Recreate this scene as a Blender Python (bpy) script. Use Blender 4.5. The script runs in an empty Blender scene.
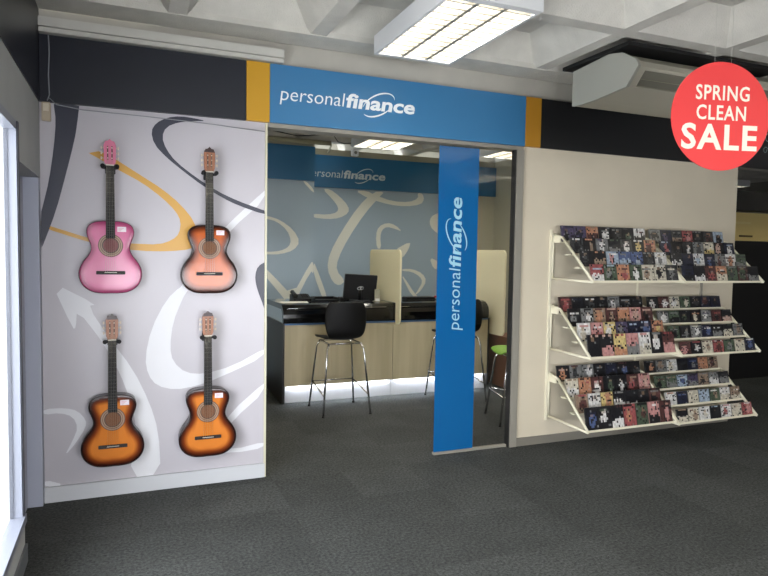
import bpy, bmesh, math, random
from mathutils import Vector, Matrix
random.seed(7)
SC = bpy.context.scene
COL = SC.collection

# ------------------------------------------------------------------ camera
def setup_camera():
    f, p, r, y = 626.74, -0.0561, 0.0158, 0.3888
    cy, sy, cp, sp = math.cos(y), math.sin(y), math.cos(p), math.sin(p)
    fw = Vector((sy*cp, cy*cp, sp)); rt = Vector((cy, -sy, 0)); up = rt.cross(fw)
    c, s = math.cos(r), math.sin(r)
    R_, U_ = c*rt + s*up, -s*rt + c*up
    cam = bpy.data.cameras.new('camera'); cam.sensor_width = 36; cam.lens = f/768*36
    cam.clip_start = .05
    o = bpy.data.objects.new('camera', cam); COL.objects.link(o)
    B = -fw
    o.matrix_world = Matrix(((R_.x, U_.x, B.x, .4955), (R_.y, U_.y, B.y, -4.3898), (R_.z, U_.z, B.z, 1.612), (0, 0, 0, 1)))
    SC.camera = o
setup_camera()
# ------------------------------------------------------------------ world, daylight and exposure
W = bpy.data.worlds.new('daylight'); SC.world = W; W.use_nodes = True
wb = W.node_tree.nodes['Background']; wb.inputs[0].default_value = (.92, .96, 1, 1); wb.inputs[1].default_value = 5.0
SC.view_settings.view_transform = 'Standard'; SC.view_settings.look = 'None'
SC.view_settings.gamma = 1; SC.view_settings.use_curve_mapping = False
SC.view_settings.exposure = 0.35
TUBE = 13.0        # strength of the ceiling tubes
def area(name, loc, rot, sx, sy, power, col):
    l = bpy.data.lights.new(name, 'AREA'); l.shape = 'RECTANGLE'; l.size = sx; l.size_y = sy; l.energy = power; l.color = col
    o = bpy.data.objects.new(name, l); COL.objects.link(o); o.location = loc; o.rotation_euler = rot
    return o
# daylight pushed in through the left window and the shopfront behind the photographer
area('window_daylight', (-1.3, -2.8, 1.5), (0, -math.pi/2, 0), 2.6, 4.2, 210, (.92, .95, 1))
area('shopfront_daylight', (2.15, -7.9, .87), (math.pi/2, 0, 0), 4.1, 1.2, 135, (.96, .96, 1))

# ------------------------------------------------------------------ materials
def lin(c):
    return tuple((v/12.92 if v <= .04045 else ((v+.055)/1.055)**2.4) for v in (x/255 for x in c))
MATS = {}
def mat(name, rgb, rough=.5, metal=0, spec=.5, noise=0, nscale=20, bump=0, bscale=200, coat=0, emit=0, trans=0):
    if name in MATS: return MATS[name]
    m = bpy.data.materials.new(name); m.use_nodes = True; nt = m.node_tree; b = nt.nodes['Principled BSDF']
    col = lin(rgb)+(1,)
    b.inputs['Base Color'].default_value = col; b.inputs['Roughness'].default_value = rough
    b.inputs['Metallic'].default_value = metal; b.inputs['Specular IOR Level'].default_value = spec
    b.inputs['Coat Weight'].default_value = coat; b.inputs['Coat Roughness'].default_value = .08
    if emit: b.inputs['Emission Color'].default_value = col; b.inputs['Emission Strength'].default_value = emit
    if noise:
        tc = nt.nodes.new('ShaderNodeTexCoord'); n = nt.nodes.new('ShaderNodeTexNoise'); n.inputs['Scale'].default_value = nscale
        n.inputs['Detail'].default_value = 5
        r = nt.nodes.new('ShaderNodeValToRGB'); nt.links.new(tc.outputs['Object'], n.inputs['Vector']); nt.links.new(n.outputs[0], r.inputs[0])
        r.color_ramp.elements[0].position = .3; r.color_ramp.elements[1].position = .7
        r.color_ramp.elements[0].color = tuple(v*(1-noise) for v in col[:3])+(1,)
        r.color_ramp.elements[1].color = tuple(min(1, v*(1+noise)) for v in col[:3])+(1,)
        nt.links.new(r.outputs[0], b.inputs['Base Color'])
    if bump:
        tc2 = nt.nodes.new('ShaderNodeTexCoord'); n2 = nt.nodes.new('ShaderNodeTexNoise'); n2.inputs['Scale'].default_value = bscale
        bp = nt.nodes.new('ShaderNodeBump'); bp.inputs['Strength'].default_value = bump; bp.inputs['Distance'].default_value = .01
        nt.links.new(tc2.outputs['Object'], n2.inputs['Vector']); nt.links.new(n2.outputs[0], bp.inputs['Height']); nt.links.new(bp.outputs[0], b.inputs['Normal'])
    MATS[name] = m; return m
def attr_mat(name, rough, coat=0, spec=.5):
    m = bpy.data.materials.new(name); m.use_nodes = True; nt = m.node_tree; b = nt.nodes['Principled BSDF']
    a = nt.nodes.new('ShaderNodeAttribute'); a.attribute_name = 'Col'; nt.links.new(a.outputs['Color'], b.inputs['Base Color'])
    b.inputs['Roughness'].default_value = rough; b.inputs['Coat Weight'].default_value = coat; b.inputs['Coat Roughness'].default_value = .06
    b.inputs['Specular IOR Level'].default_value = spec
    return m
def wood_mat(name, rgb, rgb2, rough=.45, scale=(1, 1, .08), ns=14):
    m = bpy.data.materials.new(name); m.use_nodes = True; nt = m.node_tree; b = nt.nodes['Principled BSDF']
    tc = nt.nodes.new('ShaderNodeTexCoord'); mp = nt.nodes.new('ShaderNodeMapping'); mp.inputs['Scale'].default_value = scale
    n = nt.nodes.new('ShaderNodeTexNoise'); n.inputs['Scale'].default_value = ns; n.inputs['Detail'].default_value = 6
    r = nt.nodes.new('ShaderNodeValToRGB')
    r.color_ramp.elements[0].color = lin(rgb)+(1,); r.color_ramp.elements[1].color = lin(rgb2)+(1,)
    r.color_ramp.elements[0].position = .35; r.color_ramp.elements[1].position = .65
    nt.links.new(tc.outputs['Object'], mp.inputs[0]); nt.links.new(mp.outputs[0], n.inputs['Vector']); nt.links.new(n.outputs[0], r.inputs[0]); nt.links.new(r.outputs[0], b.inputs['Base Color'])
    b.inputs['Roughness'].default_value = rough
    MATS[name] = m; return m
def glass_mat(name, tint=(1, 1, 1), refl=.0):
    m = bpy.data.materials.new(name); m.use_nodes = True; nt = m.node_tree
    nt.nodes.remove(nt.nodes['Principled BSDF']); out = nt.nodes['Material Output']
    t = nt.nodes.new('ShaderNodeBsdfTransparent'); t.inputs[0].default_value = tint+(1,)
    g = nt.nodes.new('ShaderNodeBsdfGlossy'); g.inputs['Roughness'].default_value = .0
    lw = nt.nodes.new('ShaderNodeLayerWeight'); lw.inputs[0].default_value = .5
    pw = nt.nodes.new('ShaderNodeMath'); pw.operation = 'POWER'; pw.inputs[1].default_value = 5
    fr = nt.nodes.new('ShaderNodeMath'); fr.operation = 'MULTIPLY_ADD'; fr.inputs[1].default_value = .9-refl; fr.inputs[2].default_value = .05
    nt.links.new(lw.outputs['Facing'], pw.inputs[0]); nt.links.new(pw.outputs[0], fr.inputs[0])
    mx = nt.nodes.new('ShaderNodeMixShader')
    nt.links.new(fr.outputs[0], mx.inputs[0]); nt.links.new(t.outputs[0], mx.inputs[1]); nt.links.new(g.outputs[0], mx.inputs[2]); nt.links.new(mx.outputs[0], out.inputs[0])
    return m
def carpet_mat():
    m = bpy.data.materials.new('carpet'); m.use_nodes = True; nt = m.node_tree; b = nt.nodes['Principled BSDF']
    tc = nt.nodes.new('ShaderNodeTexCoord')
    n = nt.nodes.new('ShaderNodeTexNoise'); n.inputs['Scale'].default_value = 60; n.inputs['Detail'].default_value = 6; n.inputs['Roughness'].default_value = .8
    r = nt.nodes.new('ShaderNodeValToRGB'); r.color_ramp.elements[0].position = .36; r.color_ramp.elements[1].position = .66
    r.color_ramp.elements[0].color = lin((40, 43, 43))+(1,); r.color_ramp.elements[1].color = lin((90, 92, 90))+(1,)
    # half metre carpet tiles, each laid with a slightly different nap
    mp = nt.nodes.new('ShaderNodeMapping'); mp.inputs['Scale'].default_value = (2, 2, 2); mp.inputs['Location'].default_value = (.13, .21, .5)
    fl = nt.nodes.new('ShaderNodeVectorMath'); fl.operation = 'FLOOR'
    wn = nt.nodes.new('ShaderNodeTexWhiteNoise'); wn.noise_dimensions = '2D'
    mr = nt.nodes.new('ShaderNodeMapRange'); mr.inputs['To Min'].default_value = .86; mr.inputs['To Max'].default_value = 1.12
    big = nt.nodes.new('ShaderNodeTexNoise'); big.inputs['Scale'].default_value = 3.5
    mr2 = nt.nodes.new('ShaderNodeMapRange'); mr2.inputs['To Min'].default_value = .8; mr2.inputs['To Max'].default_value = 1.2
    mul = nt.nodes.new('ShaderNodeMath'); mul.operation = 'MULTIPLY'
    mx = nt.nodes.new('ShaderNodeVectorMath'); mx.operation = 'SCALE'
    L = nt.links.new
    L(tc.outputs['Object'], n.inputs['Vector']); L(n.outputs[0], r.inputs[0]); L(tc.outputs['Object'], mp.inputs[0]); L(mp.outputs[0], fl.inputs[0]); L(fl.outputs[0], wn.inputs['Vector'])
    L(wn.outputs['Value'], mr.inputs['Value']); L(tc.outputs['Object'], big.inputs['Vector']); L(big.outputs[0], mr2.inputs['Value']); L(mr.outputs[0], mul.inputs[0]); L(mr2.outputs[0], mul.inputs[1])
    L(r.outputs[0], mx.inputs[0]); L(mul.outputs[0], mx.inputs['Scale']); L(mx.outputs[0], b.inputs['Base Color'])
    bp = nt.nodes.new('ShaderNodeBump'); bp.inputs['Strength'].default_value = .6; bp.inputs['Distance'].default_value = .008
    L(n.outputs[0], bp.inputs['Height']); L(bp.outputs[0], b.inputs['Normal'])
    b.inputs['Roughness'].default_value = .95; b.inputs['Specular IOR Level'].default_value = .15
    return m

M_wall = mat('grey_wall_paint', (168, 170, 168), .7, noise=.05, nscale=3)
M_black = mat('black_fascia_paint', (27, 30, 40), .35, noise=.08, nscale=4)
M_fascia = mat('black_panel', (24, 25, 27), .45)
M_cream = mat('cream_wall_paint', (205, 195, 174), .6, noise=.03, nscale=3)
M_mural = mat('mural_grey_vinyl', (186, 182, 188), .32, noise=.02, nscale=2)
M_white = mat('white_satin_paint', (212, 213, 214), .4)
M_concrete = mat('painted_concrete', (200, 197, 188), .85, noise=.07, nscale=7, bump=.5, bscale=120)
M_ivory = mat('ivory_trunking', (190, 188, 180), .5, noise=.04, nscale=6)
M_yellow = mat('yellow_panel', (196, 146, 26), .4)
M_blue = mat('blue_panel', (56, 118, 164), .34)
M_blue2 = mat('dark_blue_panel', (30, 96, 136), .35)
M_sticker = mat('bright_blue_vinyl', (18, 90, 146), .1)
M_letter = mat('white_vinyl_lettering', (235, 240, 242), .45)
M_pale = mat('pale_blue_lettering', (150, 196, 214), .45)
M_alu = mat('brushed_aluminium', (142, 138, 128), .45, metal=.1)
M_dark = mat('dark_rubber', (18, 18, 18), .6)
M_chrome = mat('chrome', (205, 205, 205), .15, metal=1)
M_blackp = mat('black_plastic', (16, 16, 18), .35)
M_gloss = mat('black_gloss_laminate', (10, 10, 12), .12, coat=.6)
M_rack = mat('cream_powder_coat', (226, 220, 196), .45)
M_mural2 = mat('office_mural_blue_grey', (156, 174, 188), .4)
M_swirl = mat('office_mural_cream_swirl', (220, 221, 210), .45)
M_divider = mat('cream_acrylic', (246, 240, 214), .4)
def _translucent(m):
    nt = m.node_tree; b = nt.nodes['Principled BSDF']; out = nt.nodes['Material Output']
    t = nt.nodes.new('ShaderNodeBsdfTranslucent'); t.inputs[0].default_value = lin((250, 246, 226))+(1,)
    x = nt.nodes.new('ShaderNodeMixShader'); x.inputs[0].default_value = .5
    nt.links.new(b.outputs[0], x.inputs[1]); nt.links.new(t.outputs[0], x.inputs[2]); nt.links.new(x.outputs[0], out.inputs[0])
_translucent(M_divider)
M_tube = mat('lit_fluorescent_tube', (255, 250, 238), .5, emit=TUBE)
M_led = mat('lit_led_strip', (235, 242, 255), .5, emit=40)
M_glass = glass_mat('clear_glass')
M_glass2 = glass_mat('window_glass', refl=.6)
M_wood = wood_mat('limed_oak_laminate', (176, 164, 132), (194, 182, 150), scale=(1, 1, .06), ns=9)
M_carpet = carpet_mat()
M_cover = attr_mat('printed_disc_cover', .28, coat=.3)
M_guitar = attr_mat('lacquered_guitar_top', .14, coat=0, spec=.36)

# ------------------------------------------------------------------ mesh helpers
def box(bm, x0, x1, y0, y1, z0, z1, mi=0):
    v = [bm.verts.new(p) for p in ((x0,y0,z0),(x1,y0,z0),(x1,y1,z0),(x0,y1,z0),(x0,y0,z1),(x1,y0,z1),(x1,y1,z1),(x0,y1,z1))]
    for f in ((0,3,2,1),(4,5,6,7),(0,1,5,4),(1,2,6,5),(2,3,7,6),(3,0,4,7)):
        fc = bm.faces.new([v[i] for i in f]); fc.material_index = mi
def tube(bm, pts, r, n=8, mi=0, cap=True):
    pts = [Vector(p) for p in pts]; rings = []
    for i, p in enumerate(pts):
        d = (pts[min(i+1, len(pts)-1)] - pts[max(i-1, 0)]).normalized()
        a = d.orthogonal().normalized() if i == 0 else (rings[-1][1] - d*rings[-1][1].dot(d)).normalized()
        b = d.cross(a); rr = r[i] if isinstance(r, (list, tuple)) else r
        rings.append(([bm.verts.new(p + a*rr*math.cos(2*math.pi*k/n) + b*rr*math.sin(2*math.pi*k/n)) for k in range(n)], a))
    for (A, _), (B, _) in zip(rings, rings[1:]):
        for k in range(n):
            f = bm.faces.new((A[k], A[(k+1) % n], B[(k+1) % n], B[k])); f.material_index = mi; f.smooth = True
    if cap:
        f = bm.faces.new(rings[0][0][::-1]); f.material_index = mi
        f = bm.faces.new(rings[-1][0]); f.material_index = mi
def prism_xz(bm, pts, y0, y1, mi=0, flip=False):
    """polygon in (x, z) extruded from y0 (front) to y1"""
    a = [bm.verts.new((x, y0, z)) for x, z in pts]; b = [bm.verts.new((x, y1, z)) for x, z in pts]
    fs = [bm.faces.new(a), bm.faces.new(b[::-1])]
    for i in range(len(pts)):
        j = (i+1) % len(pts); fs.append(bm.faces.new((a[i], b[i], b[j], a[j])))
    for f in fs: f.material_index = mi
def prism_yz(bm, pts, x0, x1, mi=0):
    a = [bm.verts.new((x0, y, z)) for y, z in pts]; b = [bm.verts.new((x1, y, z)) for y, z in pts]
    fs = [bm.faces.new(a), bm.faces.new(b[::-1])]
    for i in range(len(pts)):
        j = (i+1) % len(pts); fs.append(bm.faces.new((a[i], b[i], b[j], a[j])))
    for f in fs: f.material_index = mi
def link(name, bm, mats, parent=None, loc=None, fix=True):
    if fix: bmesh.ops.recalc_face_normals(bm, faces=bm.faces)
    me = bpy.data.meshes.new(name); bm.to_mesh(me); bm.free()
    for m in (mats if isinstance(mats, (list, tuple)) else [mats]): me.materials.append(m)
    o = bpy.data.objects.new(name, me); COL.objects.link(o)
    if parent: o.parent = parent
    if loc: o.location = loc
    return o
def boxes(name, m, lst, parent=None, bevel=0):
    bm = bmesh.new()
    for b in lst: box(bm, *b)
    if bevel: bmesh.ops.bevel(bm, geom=bm.edges[:], offset=bevel, segments=2, affect='EDGES')
    return link(name, bm, m, parent)
def tag(o, label, cat, group=None):
    o['label'] = label; o['category'] = cat
    if group: o['group'] = group
    return o
def empty(name, loc, label, cat, group=None, rz=0):
    o = bpy.data.objects.new(name, None); COL.objects.link(o); o.location = loc; o.rotation_euler.z = rz
    return tag(o, label, cat, group)
def struct(o):
    o['kind'] = 'structure'; return o
def smooth_curve(pts, it=2):
    for _ in range(it):
        q = []
        for i in range(len(pts)):
            a, b = pts[i], pts[(i+1) % len(pts)]
            q += [(a[0]*.75+b[0]*.25, a[1]*.75+b[1]*.25), (a[0]*.25+b[0]*.75, a[1]*.25+b[1]*.75)]
        pts = q
    return pts
def text_bm(body, bold=0, shear=0, depth=.002, space=1.0):
    """text as a bmesh lying in the XZ plane, baseline at z=0 from x=0, em height 1; returns bm and width"""
    cu = bpy.data.curves.new('t', 'FONT'); cu.body = body; cu.size = 1; cu.extrude = 0; cu.offset = bold; cu.shear = shear; cu.resolution_u = 3; cu.space_character = space
    o = bpy.data.objects.new('t', cu); COL.objects.link(o)
    dg = bpy.context.evaluated_depsgraph_get(); me = bpy.data.meshes.new_from_object(o.evaluated_get(dg))
    bpy.data.objects.remove(o); bpy.data.curves.remove(cu)
    bm = bmesh.new(); bm.from_mesh(me); bpy.data.meshes.remove(me)
    bmesh.ops.remove_doubles(bm, verts=bm.verts[:], dist=1e-5)
    bmesh.ops.rotate(bm, verts=bm.verts[:], cent=(0, 0, 0), matrix=Matrix.Rotation(math.pi/2, 3, 'X'))
    xs = [v.co.x for v in bm.verts]; x0, x1 = min(xs), max(xs)
    bmesh.ops.translate(bm, verts=bm.verts[:], vec=(-x0, 0, 0))
    return bm, x1-x0
def add_text(dst, body, x, z, w, h, y, bold=0, shear=0, rot=0, space=1.0):
    """w: total width, h: em height; placed in plane y"""
    bm, tw = text_bm(body, bold, shear, space=space)
    M = Matrix.Translation((x, y, z)) @ Matrix.Rotation(-rot, 4, 'Y') @ Matrix.Diagonal((w/tw, 1, h, 1))
    vm = {}
    for v in bm.verts: vm[v] = dst.verts.new(M @ v.co)
    for f in bm.faces:
        try: dst.faces.new([vm[v] for v in f.verts])
        except ValueError: pass
    bm.free()
def solid_text(dst, t=.0015):
    ret = bmesh.ops.extrude_face_region(dst, geom=dst.faces[:])
    bmesh.ops.translate(dst, verts=[g for g in ret['geom'] if isinstance(g, bmesh.types.BMVert)], vec=(0, t, 0))
def swoosh(bm, cx, cz, a, b, tilt, t0, t1, wmax, y, n=36):
    """tapering elliptical ribbon in plane y"""
    P = []
    for i in range(n+1):
        u = i/n; t = t0+(t1-t0)*u; w = wmax*math.sin(math.pi*min(max(u, .02), .98))**.6
        for s in (1, -1):
            ex, ez = (a+s*w/2)*math.cos(t), (b+s*w/2)*math.sin(t)
            P.append(bm.verts.new((cx+ex*math.cos(tilt)-ez*math.sin(tilt), y, cz+ex*math.sin(tilt)+ez*math.cos(tilt))))
    for i in range(n): bm.faces.new((P[2*i], P[2*i+1], P[2*i+3], P[2*i+2]))

# ------------------------------------------------------------------ the setting
CZ = 3.06
bm = bmesh.new(); box(bm, -.3, 12, -8, 6, -.1, 0); struct(link('floor', bm, M_carpet))
bm = bmesh.new(); box(bm, -12, -.35, -14, 4, -.14, -.04); struct(link('pavement', bm, mat('pale_pavement', (205, 205, 202), .9, noise=.1, nscale=5)))

def waffle():
    bm = bmesh.new()
    X0, PX, Y0, PY, rw, ins, dep = -.11, .9, -.17-.96*8, .96, .11, .16, .2
    xe = [X0+PX*i for i in range(14)]; ye = [Y0+PY*j for j in range(16)]
    top = []
    for i in range(13):
        for j in range(15):
            a0, a1, b0, b1 = xe[i], xe[i+1], ye[j], ye[j+1]
            r = rw/2; q = [(a0, b0), (a1, b0), (a1, b1), (a0, b1)]
            p = [(a0+r, b0+r), (a1-r, b0+r), (a1-r, b1-r), (a0+r, b1-r)]
            t = [(a0+r+ins, b0+r+ins), (a1-r-ins, b0+r+ins), (a1-r-ins, b1-r-ins), (a0+r+ins, b1-r-ins)]
            Q = [bm.verts.new((*c, CZ)) for c in q]; Pv = [bm.verts.new((*c, CZ)) for c in p]; T = [bm.verts.new((*c, CZ+dep)) for c in t]
            for k in range(4):
                l = (k+1) % 4
                bm.faces.new((Q[k], Q[l], Pv[l], Pv[k])); bm.faces.new((Pv[k], Pv[l], T[l], T[k]))
            bm.faces.new(T)
    bmesh.ops.remove_doubles(bm, verts=bm.verts[:], dist=1e-4)
    box(bm, -.02, 12, -.25, .0, CZ-.006, CZ+.2)
    box(bm, -.3, 12, -8, 6, CZ+dep+.01, CZ+dep+.1)
    for f in bm.faces:
        if f.calc_center_median().z < CZ+dep+.005 and f.normal.z > 0: f.normal_flip()
    return link('ceiling', bm, M_concrete, fix=False)
struct(waffle())

# front partition: structure behind the panels
WY = .12
WT = CZ+.02
struct(boxes('wall_front_left', M_wall, [(0, 1.385, .02, WY, 0, 2.5)]))
struct(boxes('wall_front_header', mat('pale_plaster', (176, 172, 162), .8, noise=.05, nscale=5), [(0, 12, .02, WY, 2.502, CZ)]))
struct(boxes('wall_front_right', M_cream, [(3.51, 5.99, 0, WY, 0, 2.5)]))
struct(boxes('baseboard_front_right', mat('grey_skirting', (120, 116, 106), .6), [(3.51, 5.99, -.014, -.001, 0.001, .07)]))
struct(boxes('baseboard_front_left', mat('pale_skirting', (196, 198, 202), .4), [(.002, 1.39, -.013, .002, 0.001, .1)]))
# left wall with window
G = .034
struct(boxes('wall_left', M_wall, [(-G, 0, -8, -4.2, 0, CZ), (-G, 0, -4.2, -.95, 0, .27), (-G, 0, -4.2, -.95, 2.2, CZ), (-G, 0, -.95, -.8, 0, CZ), (-.12, 0, -.8, .12, 2.04, CZ), (-.12, -.1, -.8, .12, 0, 2.04), (-.1, -G, -.82, -.8, 0, 2.04), (-.1, 0, .019, .12, 0, 2.04)]))
struct(boxes('trim_1', M_black, [(0, .006, -8, .019, 2.5, CZ)]))
struct(boxes('baseboard_left', mat('grey_skirting_left', (104, 108, 112), .5), [(0, .012, -8, -.8, 0.001, .095)]))
wf = boxes('window_1', mat('white_window_frame', (122, 126, 138), .35), [(-.034, .018, -4.2, -4.16, .27, 2.2), (-.034, .018, -.99, -.95, .27, 2.2), (-.034, .018, -.999, -.991, .31, 2.16), (-.034, .03, -4.2, -.95, .27, .31), (-.034, .018, -4.2, -.95, 2.16, 2.2), (-.022, .0, -2.6, -2.57, .31, 2.16)]); struct(wf)
boxes('glazing_bead', mat('dark_grey_bead', (62, 65, 74), .6), [(-.034, -.018, -1.006, -.9995, .31, 2.16), (.0185, .024, -.99, -.95, .27, 2.2)], wf)
boxes('window_glass', M_glass2, [(-.016, -.012, -4.16, -.99, .31, 2.16)], wf)
# door recess beside the corner
dr = struct(boxes('door_2', mat('grey_door', (150, 152, 164), .45), [(-.098, -.085, -.79, -.06, .01, 2.03)]))
boxes('door_jamb', mat('pale_jamb', (168, 172, 188), .45), [(-.098, -.0015, -.055, .018, 0.001, 2.035)], dr)
boxes('push_plate', mat('blue_push_plate', (58, 76, 128), .4), [(-.084, -.07, -.66, -.5, 1.22, 1.42)], dr, .004)
# walls behind and beside the photographer, shopfront glazing
struct(boxes('wall_back', M_wall, [(-G, 12, -8.12, -8, 1.5, CZ+.3), (4.3, 12, -8.12, -8, 0, 1.5), (-G, 12, -8.12, -8, 0, .25)]))
sf = struct(boxes('window_2', M_alu, [(-.0, .06, -8.08, -8.0, .25, 1.5), (4.24, 4.3, -8.08, -8.0, .25, 1.5), (1.4, 1.46, -8.08, -8.0, .25, 1.5), (2.85, 2.91, -8.08, -8.0, .25, 1.5)]))
boxes('window_glass', M_glass2, [(.06, 4.24, -8.06, -8.05, .25, 1.5)], sf)
struct(boxes('wall_right', mat('beige_shop_wall', (120, 116, 108), .7), [(12, 12.1, -8.1, 6, 0, CZ+.3), (5.99, 6.05, 4.2, 5.85, 0, CZ)]))

# office shell
struct(boxes('wall_office_left', M_cream, [(1.2, 1.3, .12, 3.6, 0, CZ)]))
def mural(name, m0, m1, x0, x1, z0, z1, y0, y1, polys, sm=2, th=.0008):
    bm = bmesh.new(); box(bm, x0, x1, y0, y1, z0, z1)
    mats = [m0]; 
    for k, (mm, pts) in enumerate(polys):
        if mm not in mats: mats.append(mm)
        p = [(min(max(x, x0), x1), min(max(z, z0), z1)) for x, z in (smooth_curve(pts, 1) if sm else pts)]
        vs = [bm.verts.new((x, y0-th*(1+.3*k), z)) for x, z in p]
        f = bm.faces.new(vs); f.material_index = mats.index(mm)
        f.normal_update()
        if f.normal.y > 0: f.normal_flip()
        bmesh.ops.triangulate(bm, faces=[f], ngon_method='EAR_CLIP')
    return link(name, bm, mats, fix=False)
S = M_swirl
S1 = [(2.148,2.059),(2.315,2.013),(2.493,1.888),(2.575,1.737),(2.495,1.626),(2.318,1.571),(2.164,1.568),(2.0,1.58),(2.0,1.61),(2.164,1.599),(2.317,1.614),(2.428,1.668),(2.458,1.756),(2.404,1.886),(2.271,1.99),(2.149,2.02),(2.0,2.04),(2.0,2.08)]
S2a = [(2.6,2.526),(2.645,2.528),(2.75,2.433),(2.76,2.37)]
S2 = [(3.153,2.507),(3.305,2.41),(3.445,2.272),(3.446,2.175),(3.309,2.097),(3.133,2.076),(2.9,2.093),(2.9,2.145),(3.132,2.139),(3.273,2.178),(3.292,2.251),(3.205,2.357),(3.053,2.497)]
S3a = [(2.0,1.5),(2.209,1.317),(2.477,1.031),(2.723,1.474),(2.76,1.474),(2.761,1.318),(2.724,1.363),(2.501,0.92),(2.433,0.921),(2.153,1.261),(2.0,1.42)]
S3 = [(2.93,1.44),(2.955,1.44),(3.161,.908),(3.085,.909),(2.932,1.296)]
S4 = [(3.823,2.499),(3.59,2.278),(3.337,1.905),(3.163,1.587),(3.131,1.369),(3.219,1.175),(3.321,1.126),(3.408,1.199),(3.268,1.345),(3.291,1.516),(3.441,1.81),(3.696,2.184),(3.93,2.44),(3.999,2.508)]
S5 = [(3.535,2.503),(3.745,2.397),(4.067,2.323),(4.341,2.305),(4.592,2.346),(4.647,2.424),(4.616,2.514),(4.532,2.52),(4.55,2.435),(4.395,2.372),(4.12,2.375),(3.85,2.451),(3.717,2.508)]
S6 = [(3.889,1.672),(3.87,1.87),(3.911,1.995),(4.044,2.058),(4.181,2.028),(4.293,1.931),(4.182,1.968),(4.045,1.999),(3.965,1.947),(3.94,1.847),(3.959,1.673)]
S7 = [(4.434,1.793),(4.409,1.68),(4.301,1.527),(4.271,1.602),(4.161,1.651)]
S8 = [(4.303,1.375),(4.471,1.376),(4.642,1.31),(4.713,1.196),(4.619,1.042),(4.507,.966),(4.579,1.068),(4.645,1.181),(4.598,1.263),(4.46,1.335),(4.304,1.344)]
S8b = [(4.3,1.26),(4.33,1.26),(4.52,1.0),(4.58,.95),(4.48,.95)]
S9 = [(4.751,1.558),(4.926,1.482),(4.929,1.378),(4.824,1.377)]
S10 = [(4.995,2.26),(4.88,2.23),(4.766,2.174),(4.74,2.071),(4.799,1.97),(4.975,1.872),(5.1,1.9),(5.1,2.2)]
struct(mural('wall_office_near', M_mural2, S, 1.3, 2.76, 0, 2.53, 3.6, 3.72, [(S, S1), (S, S2a), (S, S3a)]))
struct(mural('wall_office_back', M_mural2, S, 2.6, 5.25, 0, 2.52, 4.2, 4.32, [(S, p) for p in (S2, S3, S4, S5, S6, S7, S8, S8b, S9, S10)]))
M_beige = mat('beige_office_wall', (178, 174, 152), .6)
struct(boxes('wall_office_return', M_mural2, [(2.64, 2.76, 3.72, 4.2, 0, 2.53)]))
struct(boxes('wall_office_back_right', M_beige, [(5.25, 5.99, 4.2, 4.32, 0, 2.52)]))
struct(boxes('wall_office_plaster', mat('beige_plaster', (150, 145, 125), .8), [(1.3, 2.76, 3.6, 3.72, 2.53, CZ), (2.76, 5.99, 4.201, 4.32, 2.52, CZ)]))
struct(boxes('wall_office_right', M_beige, [(5.88, 5.99, .121, 4.2, 0, CZ)]))
bd = boxes('office_fascia_board', M_blue2, [(2.762, 5.878, 4.16, 4.199, 2.52, 2.97)]); tag(bd, 'dark blue sign board with small white personalfinance wording on the office back wall', 'sign')
bd2 = boxes('office_fascia_board', M_blue2, [(1.301, 2.76, 3.56, 3.599, 2.53, 2.97)]); tag(bd2, 'plain dark blue board on the nearer left section of the office wall', 'sign')
def logo(name, parent, m, x0, x1, x2, z, h, y, sw=True):
    bm = bmesh.new()
    add_text(bm, 'personal', x0, z, x1-x0, h, y, bold=-.006, shear=.12)
    add_text(bm, 'finance', x1+.008*(x2-x0), z, x2-x1-.008*(x2-x0), h, y, bold=.028, shear=.12)
    w = (x2-x0)
    swoosh(bm, x0+w*.715, z+h*.28, w*.135, w*.068, .5, -.25, 2.6, w*.011, y-.0008)
    swoosh(bm, x0+w*.715, z+h*.28, w*.135, w*.068, .5, 3.3, 5.3, w*.011, y-.0008)
    solid_text(bm); return link(name, bm, m, parent)
logo('lettering', bd, mat('pale_sign_lettering', (186, 200, 204), .5), 2.80, 3.34, 3.99, 2.665, .155, 4.157)

# ------------------------------------------------------------------ front fascia panels
t = tag(boxes('fascia_panel', M_black, [(.008, 1.25, -.02, .018, 2.5, 2.9)]), 'long black fascia panel above the guitar mural, left of the yellow strip', 'panel')
t = tag(boxes('yellow_panel', M_yellow, [(1.252, 1.41, -.026, .018, 2.5, 2.9)]), 'yellow upright panel at the left end of the blue header sign', 'panel')
hd = tag(boxes('header_sign', M_blue, [(1.412, 3.507, -.026, .018, 2.5, 2.9)]), 'long blue header sign reading personalfinance above the office opening', 'sign')
logo('lettering', hd, M_letter, 1.48, 1.956, 2.51, 2.66, .138, -.0285)
t = tag(boxes('yellow_panel', mat('yellow_panel_ochre', (178, 126, 36), .4), [(3.509, 3.66, -.026, .018, 2.5, 2.9)]), 'yellow upright panel at the right end of the blue header sign', 'panel')
fp = tag(boxes('fascia_panel', M_fascia, [(3.662, 6.02, -.02, .018, 2.5, 2.9)]), 'long black fascia panel above the disc racks, under the air conditioner', 'panel')
fp2 = tag(boxes('fascia_panel', mat('charcoal_panel', (44, 44, 46), .5), [(6.022, 9.5, -.02, .018, 2.5, 2.9)]), 'dark fascia panel with white scrollwork at the far right, behind the sale sign', 'panel')
bm = bmesh.new()
for k, (cx, cz, r_) in enumerate([(6.36, 2.8, .05), (6.44, 2.72, .07), (6.33, 2.68, .035), (6.5, 2.64, .05)]):
    for i in range(14):
        a0, a1 = .5*i, .5*i+.5; q = 1-.05*i
        vs = [bm.verts.new((cx+r_*rr*math.cos(a), -.022, cz+r_*rr*math.sin(a))) for rr, a in ((q, a0), (q+.12, a0), (q+.1, a1), (q-.03, a1))]
        bm.faces.new(vs)
solid_text(bm, .001); link('scroll_lettering', bm, mat('sea_green_lettering', (150, 178, 172), .5), fp2)

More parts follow.
